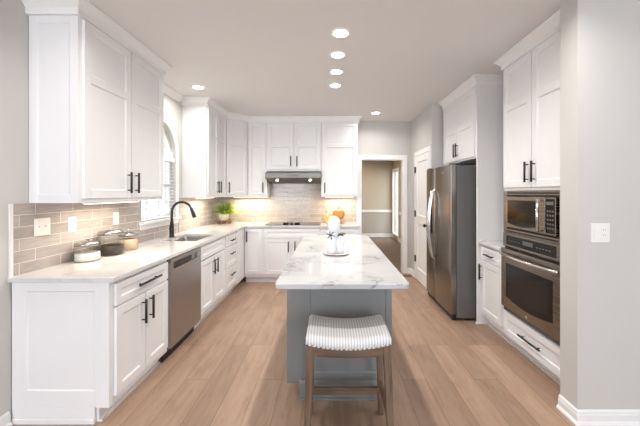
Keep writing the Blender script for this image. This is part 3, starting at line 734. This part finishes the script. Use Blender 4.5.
mb = MB(); dr = (dr+Vector((0, 0, -.5))).normalized(); mb.tube([e-dr*.005, e+dr*.03, e+dr*.09, e+dr*.125], [.0165, .019, .023, .021], 16); mb.build('spray_head', 'black', fa)
mb = MB(); mb.tube([(0, -.02, .10), (0, -.045, .105)], .011, 12); mb.tube([(0, -.04, .105), (.012, -.055, .15), (.02, -.062, .19)], [.009, .007, .006], 10); mb.build('lever', 'black', fa)

# ------------------------------------------------------------------ cooktop and hood
ck = thing('cooktop', 'black glass electric cooktop set in the back countertop', 'cooktop', (-.605, 5.16, .9155))
mb = MB(); mb.prism(rrect(-.45, .45, -.235, .235, .012), 0, .006); mb.build('glass_surface', 'blackglass', ck, bevel=.001)
for x, y, r in ((-.29, .10, .09), (-.29, -.11, .075), (.30, .10, .075), (.30, -.11, .10), (0, .09, .10)):
    mb = MB(); mb.lathe([(r-.002, .0062), (r, .0066), (r+.002, .0062)], x, y, 40); mb.build('burner_ring', 'fside', ck)
for x in (-.135, -.09, -.02, .05, .09):
    mb = MB(); mb.lathe([(0, .006), (.024, .006), (.023, .032), (.019, .036), (0, .036)], x, -.17, 20); mb.build('knob', 'black', ck)
hd = thing('range_hood', 'slim stainless steel range hood under the short wall cabinet', 'range hood', (-.6025, 5.15, 1.80))
mb = MB(); hw = .452
prof = [(-.02, -.004), (-.17, -.048), (-.17, -.120), (-.160, -.126), (.16, -.20), (.31, -.20), (.31, -.004)]
a = [mb.bm.verts.new((-hw, y, z)) for y, z in prof]; b2 = [mb.bm.verts.new((hw, y, z)) for y, z in prof]
mb.bm.faces.new(a[::-1]); mb.bm.faces.new(b2)
for k in range(7): mb.bm.faces.new((a[k], a[(k+1)%7], b2[(k+1)%7], b2[k]))
mb.build('canopy', 'hoodsteel', hd, bevel=.002)
mb = MB(); mb.hexa([(-.22,-.06,-.152),(.22,-.06,-.152),(.22,.15,-.2005),(-.22,.15,-.2005)], [(-.22,-.06,-.149),(.22,-.06,-.149),(.22,.15,-.1975),(-.22,.15,-.1975)]); mb.build('filter', 'fside', hd)
mb = MB(); mb.box(-.10, .10, -.1715, -.1702, -.095, -.080); mb.build('control_strip', 'fside', hd)
for x in (-.275, .275):
    mb = MB(); mb.lathe([(0, -.164), (.018, -.164), (.022, -.150)], x, -.04, 20); lab(mb.build('lamp_lens', 'bulb', hd), 'lit lamp')
    area('hood_lamp', (x, -.04, -.172), (0, 0, 0), .05, .05, P_HOOD, WARM, 130, hd, 'DISK')

# ------------------------------------------------------------------ refrigerator
FX = 1.345
rf = thing('refrigerator', 'dark stainless side-by-side refrigerator with ice dispenser on the right wall', 'refrigerator', (FX, 4.32, 0), -PI/2)
# local x: 0 (far) -> .88 (near), front faces -y
mb = MB(); mb.box(.0, .88, .075, .885, .03, 1.745); mb.build('body', 'fside', rf, bevel=.004)
def fdoor(name, x0, x1):
    mb = MB(); n = 10; A = []; B = []
    for k in range(n+1):
        u = k/n; x = x0+(x1-x0)*u; y = .012-.012*math.sin(PI*min(1, max(0, u)))**.5
        A.append((x, y)); 
    poly = A+[(x1, .068), (x0, .068)]
    mb.prism(poly, .075, 1.755); return mb.build(name, 'fridge', rf, bevel=.003)
fz = fdoor('freezer_door', .002, .344); fd = fdoor('fridge_door', .350, .878)
for d, x in ((fz, .318), (fd, .378)):
    mb = MB(); pts = []
    for k in range(17):
        u = k/16; z = .60+.86*u; y = -.012-.055*math.sin(PI*u)**.7
        pts.append((x, y, z))
    mb.tube(pts, .013, 12); mb.tube([(x, .004, .60), (x, -.014, .60)], .014, 10); mb.tube([(x, .004, 1.46), (x, -.014, 1.46)], .014, 10); mb.build('handle', 'chrome', d)
mb = MB(); mb.box(.075, .265, -.006, .004, .90, 1.24); dd = mb.build('dispenser', 'blackglass', fz, bevel=.003)
mb = MB(); mb.box(.10, .24, -.010, -.0061, 1.15, 1.22); mb.build('dispenser_display', 'fside', fz)
mb = MB(); mb.box(.09, .25, -.022, -.0061, .915, .935); mb.build('drip_tray', 'fside', fz)
mb = MB(); mb.box(.01, .87, .03, .074, .015, .068); mb.build('toe_grille', 'black', rf)
for x in (.05, .83):
    mb = MB(); mb.box(x-.04, x+.04, .02, .12, 1.757, 1.772); mb.build('hinge_cover', 'fside', rf, bevel=.004)
for x in (.05, .83):
    for y in (.055, .80): mb = MB(); mb.lathe([(0, 0), (.022, 0), (.022, .012), (.012, .016), (.012, .031), (0, .031)], x, y, 14); mb.build('foot', 'black', rf)
mb = MB(); mb.box(.62, .69, -.0025, .001, 1.665, 1.680); mb.build('badge', 'chrome', fd)

# ------------------------------------------------------------------ wall oven and microwave
OW = .755
def on_tower(name, label, cat, z): return thing(name, label, cat, (1.658, 2.897, z), -PI/2)
mw = on_tower('microwave_oven', 'built-in stainless microwave with trim kit, above the wall oven', 'microwave', 1.072)
H = .382
mb = MB(); mb.box(.002, .05, -.022, 0, 0, H); mb.box(OW-.05, OW-.002, -.022, 0, 0, H); mb.box(.05, OW-.05, -.022, 0, 0, .035); mb.box(.05, OW-.05, -.022, 0, H-.035, H); mb.build('trim_frame', 'oven', mw, bevel=.002)
mb = MB(); mb.box(.05, OW-.05, -.004, -.0005, .035, H-.035); mb.build('inner_gap', 'black', mw)
for z in (H-.022, .012): mb = MB(); mb.box(.055, OW-.055, -.0228, -.0205, z-.002, z+.010); mb.build('vent_slot', 'black', mw)
mb = MB(); mb.box(.03, OW-.03, 0, .36, .02, H-.02); mb.build('housing', 'fside', mw)
mb = MB(); mb.box(.068, .575, -.036, -.005, .052, H-.050); d = mb.build('door', 'oven', mw, bevel=.004)
mb = MB()
xs = [.095+.40*k/16 for k in range(17)]
bot = [(x, .095-.022*math.sin(PI*(x-.095)/.40)) for x in xs]; top_ = [(.495, .300), (.095, .300)]
poly = bot+top_
A = [mb.bm.verts.new((x, -.0362, z)) for x, z in poly]; B = [mb.bm.verts.new((x, -.0385, z)) for x, z in poly]
mb.bm.faces.new(A); mb.bm.faces.new(B[::-1])
for k in range(len(poly)): mb.bm.faces.new((A[k], A[(k+1)%len(poly)], B[(k+1)%len(poly)], B[k]))
mb.build('door_window', 'blackglass', d)
mb = MB(); mb.tube([(.545, -.068, .065), (.545, -.072, H/2), (.545, -.068, H-.065)], .011, 12); mb.tube([(.545, -.040, .075), (.545, -.068, .075)], .008, 8); mb.tube([(.545, -.040, H-.075), (.545, -.068, H-.075)], .008, 8); mb.build('handle', 'chrome', d)
mb = MB(); mb.box(.578, .690, -.036, -.005, .052, H-.050); p = mb.build('control_panel', 'oven', mw, bevel=.003)
mb = MB(); mb.box(.590, .680, -.0380, -.0362, .064, H-.062); p2 = mb.build('keypad', 'blackglass', p)
mb = MB(); mb.box(.600, .672, -.0386, -.0381, .275, .300)
for r_ in range(5):
    for c_ in range(3): mb.box(.604+c_*.026, .622+c_*.026, -.0386, -.0381, .095+r_*.032, .108+r_*.032)
mb.build('buttons', 'fside', p)
ov = on_tower('wall_oven', 'stainless steel built-in wall oven with curved window below the microwave', 'oven', .342)
mb = MB(); mb.box(.02, OW-.02, .0, .55, .02, .70); mb.build('housing', 'fside', ov)
mb = MB(); mb.box(.002, OW-.002, -.026, -.001, .602, .727); cp = mb.build('control_panel', 'oven', ov, bevel=.003)
mb = MB(); mb.box(.06, OW-.075, -.0285, -.0262, .622, .706); mb.build('display', 'blackglass', cp)
mb = MB(); mb.box(.30, .43, -.0292, -.0286, .653, .688)
for c_ in range(5):
    mb.box(.10+c_*.035, .12+c_*.035, -.0292, -.0286, .659, .666); mb.box(.47+c_*.035, .49+c_*.035, -.0292, -.0286, .659, .666)
mb.build('buttons', 'fside', cp)
mb = MB(); mb.box(.002, OW-.002, -.010, -.001, .586, .602); mb.build('gap_trim', 'black', ov)
mb = MB(); mb.box(.002, OW-.002, -.045, -.001, .045, .584); od = mb.build('door', 'oven', ov, bevel=.004)
def plate(mb, poly, y0, y1):
    A = [mb.bm.verts.new((x, y0, z)) for x, z in poly]; B = [mb.bm.verts.new((x, y1, z)) for x, z in poly]
    mb.bm.faces.new(A); mb.bm.faces.new(B[::-1])
    for k in range(len(poly)): mb.bm.faces.new((A[k], A[(k+1)%len(poly)], B[(k+1)%len(poly)], B[k]))
x0, x1 = .085, OW-.085
poly = [(x0+(x1-x0)*k/20, .148-.032*math.sin(PI*k/20)) for k in range(21)]+[(x1, .455), (x0, .455)]
mb = MB(); plate(mb, poly, -.0452, -.0475); ow = mb.build('door_window', 'blackglass', od)
x0, x1 = .125, OW-.125
poly = [(x0+(x1-x0)*k/20, .190-.026*math.sin(PI*k/20)) for k in range(21)]+[(x1, .425), (x0, .425)]
mb = MB(); plate(mb, poly, -.0476, -.0482); mb.build('inner_window', 'ovenglass', od)
mb = MB(); mb.tube([(.03+(OW-.06)*k/16, -.060-.034*math.sin(PI*k/16)**.8, .532) for k in range(17)], .014, 12)
mb.tube([(.035, -.045, .532), (.035, -.064, .532)], .013, 10); mb.tube([(OW-.035, -.045, .532), (OW-.035, -.064, .532)], .013, 10); mb.build('handle', 'chrome', od)
mb = MB(); mb.tube([(OW/2, -.045, .075), (OW/2, -.048, .075)], .014, 20); mb.build('badge', 'chrome', od)
mb = MB(); mb.box(.004, OW-.004, -.02, -.001, .002, .036); mb.build('lower_vent', 'fside', ov)

# ------------------------------------------------------------------ recessed ceiling lights and under-cabinet lights
def can_proto():
    t = thing('recessed_light', 'x', 'ceiling light')
    mb = MB(); mb.lathe([(.058, -.002), (.060, -.006), (.078, -.005), (.082, -.001), (.082, 0), (.058, 0)], seg=32); mb.build('trim_ring', 'trim', t)
    mb = MB(); mb.lathe([(0, -.004), (.057, -.004), (.0575, -.001), (0, -.001)], seg=32); mb.build('lens', 'bulb', t)
    area('lamp', (0, 0, -.009), (0, 0, 0), .11, .11, P_CAN, CAN, 155, t, 'DISK')
    return t
proto = can_proto()
cans = [(.085, 2.446, 'nearest of the four round recessed lights in a line above the island'), (.072, 2.83, 'second nearest recessed light of the four in line above the island'),
        (.066, 3.23, 'third nearest recessed light of the four in line above the island'), (.060, 3.64, 'farthest recessed light of the four in line above the island'),
        (-1.59, 3.70, 'round recessed ceiling light near the window and far left wall cabinet'), (.73, 4.9, 'round recessed ceiling light in front of the doorway')]
for i, (x, y, l) in enumerate(cans+[(-1.0, 1.55, 'added recessed light, out of view above the camera side of the kitchen, left'), (1.1, 1.55, 'added recessed light, out of view above the camera side of the kitchen, right'), (-1.6, -1.6, 'added recessed light, out of view on the left of the sitting room ceiling'), (1.8, -1.6, 'added recessed light, out of view on the right of the sitting room ceiling')]):  # lights after the visible cans are added out of view to brighten the front
    o = proto if i == 0 else copy_tree(proto)
    o.location = (x, y, CEIL); o['label'] = l; o['group'] = 'recessed ceiling lights'
    if i in (0, 1, 2, 3, 6, 7):       # dimmed island row and added camera-side pair
        for ch in SC.objects:
            if ch.parent == o and ch.type == 'LIGHT': ch.data = ch.data.copy(); ch.data.energy = P_CAN*(.55 if i > 1 else .42)
    if i == 4:      # lower power keeps the nearby end panel from overexposing
        for ch in SC.objects:
            if ch.parent == o and ch.type == 'LIGHT': ch.data = ch.data.copy(); ch.data.energy = P_CAN*.42
def under(x, y, rz, L, label, k=1):
    t = thing('under_cabinet_light', label, 'light', (x, y, 1.369), rz, 'under-cabinet lights')
    mb = MB(); mb.box(-L/2, L/2, -.018, .018, -.012, 0); mb.build('housing', 'trim', t, bevel=.002)
    mb = MB(); mb.box(-L/2+.01, L/2-.01, -.012, .012, -.014, -.012); mb.build('lens', 'led', t)
    area('lamp', (0, 0, -.017), (0, 0, 0), L-.03, .02, P_UNDER*k, WARM, 165, t)
under(-1.77, 2.52, PI/2, .62, 'slim light bar under the large near-left wall cabinet', .85)
under(-1.82, 4.48, PI/2, .60, 'slim light bar under the wall cabinet beyond the window', 1.2)
under(-1.38, 5.33, 0, .60, 'slim light bar under the narrow wall cabinet left of the hood', 1.3)
under(.16, 5.33, 0, .50, 'slim light bar under the wall cabinet beside the doorway', 1.0)
area('dining_fill_lamp', (.4, 8.6, 2.6), (0, 0, 0), .3, .3, 30, (1, .86, .68), 170, None, 'DISK')  # fill for the dining room, with an unseen fixture added around it
t = thing('added_ceiling_lamp', 'unseen round flush ceiling lamp added to light the dining room', 'lamp', (.4, 8.6, CEIL))
mb = MB(); mb.lathe([(.17, 0), (.17, -.02), (.16, -.03), (.0, -.03), (0, 0)], seg=28); mb.build('base', 'trim', t)
mb = MB(); mb.lathe([(.15, -.031), (.14, -.06), (.08, -.08), (0, -.085)], seg=28); mb.build('lamp_shade', 'led', t)

# ------------------------------------------------------------------ switch plates and outlets
def wallplate(name, label, cat, loc, rz, gangs, kind):
    t = thing(name, label, cat, loc, rz); w_ = .072+.046*(gangs-1)
    mb = MB(); mb.box(-w_/2, w_/2, -.006, 0, -.059, .059); mb.build('plate', 'plastic', t, bevel=.002)
    for g in range(gangs):
        x = (g-(gangs-1)/2)*.046; k = kind[g]
        mb = MB()
        if k == 's': mb.box(x-.005, x+.005, -.014, -.006, -.004, .012); mb.box(x-.008, x+.008, -.0072, -.006, -.014, .014); mb.build('toggle_switch', 'plastic', t, bevel=.001)
        elif k == 'r': mb.box(x-.0165, x+.0165, -.009, -.006, -.033, .033); mb.build('rocker_switch', 'plastic', t, bevel=.001)
        else:
            mb.box(x-.0165, x+.0165, -.008, -.006, -.033, .033); q = mb.build('outlet_face', 'plastic', t, bevel=.001)
            mb = MB()
            for z in (-.018, .014):
                mb.box(x-.008, x-.006, -.0084, -.0081, z, z+.009); mb.box(x+.006, x+.008, -.0084, -.0081, z, z+.008)
            mb.build('slots', 'fside', q)
    return t
TX = XL+.0095
wallplate('switch_plate', 'double white outlet and switch plate on tile nearest the left end', 'switch', (TX, 2.105, 1.205), PI/2, 2, 'ss')
wallplate('outlet', 'single white outlet plate on tile above the shortest glass jar', 'outlet', (TX, 2.35, 1.195), PI/2, 1, 'o')
wallplate('outlet', 'single white outlet plate on tile behind the dark coffee jar, nearer the window', 'outlet', (TX, 2.83, 1.20), PI/2, 1, 'o')
wallplate('outlet', 'white outlet plate on back tile left of the cooktop', 'outlet', (-1.24, YB-.0095, 1.17), 0, 1, 'o')
wallplate('outlet', 'white outlet plate on back tile at the right above the pumpkin', 'outlet', (.33, YB-.0095, 1.19), 0, 1, 'o')
wallplate('switch_plate', 'double white switch plate on the grey wall at the far right', 'switch', (1.677, 1.9095, 1.19), 0, 2, 'ro')

# ------------------------------------------------------------------ jars
def jar(label, x, y, r, h, content, cname, clabel, ch):
    z = .9155
    t = thing('glass_jar', label, 'jar', (x, y, z), 0, 'glass canisters')
    mb = MB(); mb.lathe([(0, .0), (r-.006, .0), (r, .008), (r, h*.80), (r-.004, h*.86), (r-.012, h*.90), (r-.012, h*.93)], seg=36); mb.build('glass_body', 'glass', t)
    mb = MB(); mb.lathe([(r-.010, h*.90), (r-.004, h*.90), (r-.004, h), (r-.012, h+.010), (r*.5, h+.019), (0, h+.021)], seg=36); l = mb.build('lid', 'lidmetal', t)
    mb = MB(); mb.lathe([(0, h+.020), (.008, h+.020), (.007, h+.028), (.013, h+.033), (.013, h+.040), (0, h+.044)], seg=18); mb.build('knob', 'chrome', l)
    mb = MB(); mb.lathe([(0, .004), (r-.010, .004), (r-.006, .011), (r-.006, ch), (r-.03, ch+.006), (0, ch+.009)], seg=36)
    o = mb.build(cname, content, None, (x, y, z)); tag(o, clabel, 'food', None, 'stuff')
jar('short glass jar with silver lid half full of white flour, nearest of three', -1.872, 2.37, .086, .132, 'flour', 'flour', 'white flour filling the lower half of the near glass jar', .06)
jar('tallest glass jar with silver lid and dark coffee, middle of three', -1.855, 2.60, .098, .190, 'coffee', 'coffee_beans', 'dark coffee beans in the bottom of the tallest glass jar', .078)
jar('glass jar with silver lid and beige cereal, farthest of three', -1.86, 2.83, .080, .140, 'grain', 'cereal', 'beige cereal filling the farthest glass jar', .095)

# ------------------------------------------------------------------ fern on its wooden stand
FPX, FPY = -1.80, 5.22
t = thing('plant_stand', 'small reddish wooden stand with short feet under the potted fern', 'plant stand', (FPX, FPY, .9155))
mb = MB(); mb.box(-.105, .105, -.075, .075, .032, .05); mb.build('top', 'standwood', t, bevel=.003)
for x in (-.085, .0, .085):
    for y in (-.055, .055): mb = MB(); mb.box(x-.014, x+.014, y-.014, y+.014, 0, .0318); mb.build('foot', 'standwood', t, bevel=.003)
t = thing('potted_fern', 'green potted fern with arching fronds in the back left corner', 'plant', (FPX, FPY, .966))
mb = MB(); mb.lathe([(0, 0), (.062, 0), (.078, .05), (.084, .11), (.080, .115), (.074, .11), (.070, .10), (0, .098)], seg=28); mb.build('pot', 'pot', t)
def blades(n, az0, az1, mat, Lr, name, seed, wd=.011):
    rnd = random.Random(seed); mb = MB()
    for k in range(n):
        a = rnd.uniform(az0, az1); L = rnd.uniform(*Lr); el = rnd.uniform(.5, 1.4); w_ = wd*rnd.uniform(.7, 1.3)
        p = Vector((.02*math.cos(a), .02*math.sin(a), .10)); d = Vector((math.cos(a)*math.cos(el), math.sin(a)*math.cos(el), math.sin(el)))
        side = Vector((-math.sin(a), math.cos(a), 0)); prev = None; n_ = 7
        for i in range(n_+1):
            ww = w_*math.sin(PI*(.12+.86*i/n_))
            v = (mb.bm.verts.new(p-side*ww), mb.bm.verts.new(p+Vector((0,0,ww*.5))), mb.bm.verts.new(p+side*ww))
            if prev:
                mb.bm.faces.new((prev[0], prev[1], v[1], v[0])); mb.bm.faces.new((prev[1], prev[2], v[2], v[1]))
            prev = v; p = p+d*(L/n_); d = (d+Vector((0, 0, -.19))).normalized()
            if p.x < -.15: p.x = -.15
            if p.z < -.01 and math.hypot(p.x, p.y) < .2: p.z = -.01
            if p.y > .22: p.y = .22
    return mb.build(name, mat, t, normals=False)
blades(95, 0, 2*PI, 'leaf', (.19, .28), 'fronds', 3, .012)
lab(blades(45, -1.2, .5, 'leafy', (.2, .30), 'fronds', 5, .014), 'yellow-green fronds on the right side')

# ------------------------------------------------------------------ autumn pieces on the back counter
def rib(n, d): return lambda a, z: 1-d*abs(math.cos(a*n/2))**3
def pumpkin(name, label, x, y, z, r, h, mat, st_h):
    t = thing(name, label, 'pumpkin' if name == 'pumpkin' else 'gourd', (x, y, z))
    prof = [(0, .004)]+[(r*math.sin(PI*k/14)**.8, h/2-h/2*math.cos(PI*k/14)) for k in range(1, 14)]+[(0, h*.94)]
    mb = MB(); mb.lathe(prof, seg=56, fn=rib(9, .13)); mb.build('body', mat, t)
    mb = MB(); mb.tube([(0, 0, h*.90), (.004, 0, h+.02), (.016, 0, h+st_h)], [.014, .009, .011], 8); mb.build('stem', 'stem', t)
t = thing('wooden_riser', 'round tan wooden pedestal under the orange pumpkin', 'stand', (.15, 5.26, .9155))
mb = MB(); mb.lathe([(0, 0), (.075, 0), (.07, .012), (.025, .022), (.022, .05), (.06, .058), (0, .058)], seg=28); mb.build('base', 'tanwood', t)
mb = MB(); mb.lathe([(0, .0585), (.115, .0585), (.118, .066), (.115, .073), (0, .073)], seg=36); mb.build('top', 'tanwood', t)
pumpkin('pumpkin', 'orange ribbed pumpkin on a wooden pedestal at the right of the back counter', .15, 5.26, .989, .108, .17, 'pumpkin', .05)
pumpkin('gourd', 'small yellow gourd left of the orange pumpkin', -.075, 5.30, .9155, .055, .17, 'gourd', .035)

# ------------------------------------------------------------------ ornament on the island
OX, OY = .055, 2.63
t = thing('plate', 'speckled scalloped plate under the white ceramic ornament on the island', 'plate', (OX, OY, .9145))
mb = MB(); mb.lathe([(0, 0), (.06, 0), (.07, .004), (.112, .010), (.114, .013), (.07, .009), (0, .007)], seg=72, fn=lambda a, z: 1+(.035*math.cos(12*a) if z > .005 else 0)); mb.build('dish', 'mottled', t)
t = thing('ceramic_ornament', 'white ceramic figure with round dome and black flower standing on the island plate', 'ornament', (OX-.01, OY, .9235))
mb = MB(); mb.lathe([(0, 0), (.036, 0), (.040, .01), (.041, .09), (.047, .13), (.043, .135), (0, .135)], -.032, 0, 32); mb.build('left_cup', 'white', t)
mb = MB(); mb.lathe([(0, 0), (.028, 0), (.033, .02), (.040, .09), (.038, .135), (0, .14)], .042, 0, 32); mb.build('right_cup', 'white', t)
mb = MB(); prof = [(0, .135), (.040, .14), (.043, .19), (.052, .212), (.057, .235), (.057, .26), (.050, .287), (.034, .306), (.016, .314), (0, .316)]
mb.lathe(prof, -.012, 0, 36); mb.build('dome', 'white', t)
mb = MB()
for k in range(6):
    a = k*PI/3+.25; c_ = Vector((-.040+.028*math.cos(a), -.049, .163+.028*math.sin(a)))
    mb.sphere(c_, .011, 10, 1+.5*abs(math.cos(a)), .5, 1+.5*abs(math.sin(a)))
mb.build('flower', 'white', t)
mb = MB()
for k in range(6):
    a = k*PI/3+.25+PI/6; p0 = Vector((-.040+.006*math.cos(a), -.055, .158+.006*math.sin(a))); p1 = Vector((-.040+.036*math.cos(a), -.050, .158+.036*math.sin(a)))
    mb.tube([p0, p1], [.0025, .0035], 8)
mb.sphere((-.040, -.056, .158), .008, 10); mb.build('flower_centre', 'black', t)
mb = MB(); mb.tube([(.022, -.045, .150), (.035, -.052, .163), (.055, -.052, .163), (.068, -.045, .150)], [.006, .009, .009, .006], 10); mb.build('bow', 'black', t)

# ------------------------------------------------------------------ floor register
t = thing('floor_vent', 'brown metal floor register at the foot of the doorway', 'vent', (1.30, 5.29, .0005))
mb = MB(); mb.box(-.10, .10, -.06, .06, 0, .004); mb.build('frame', 'standwood', t, bevel=.001)
mb = MB()
for k in range(12): mb.box(-.084+k*.014, -.075+k*.014, -.048, .048, .0041, .006)
mb.build('louvres', 'fside', t)
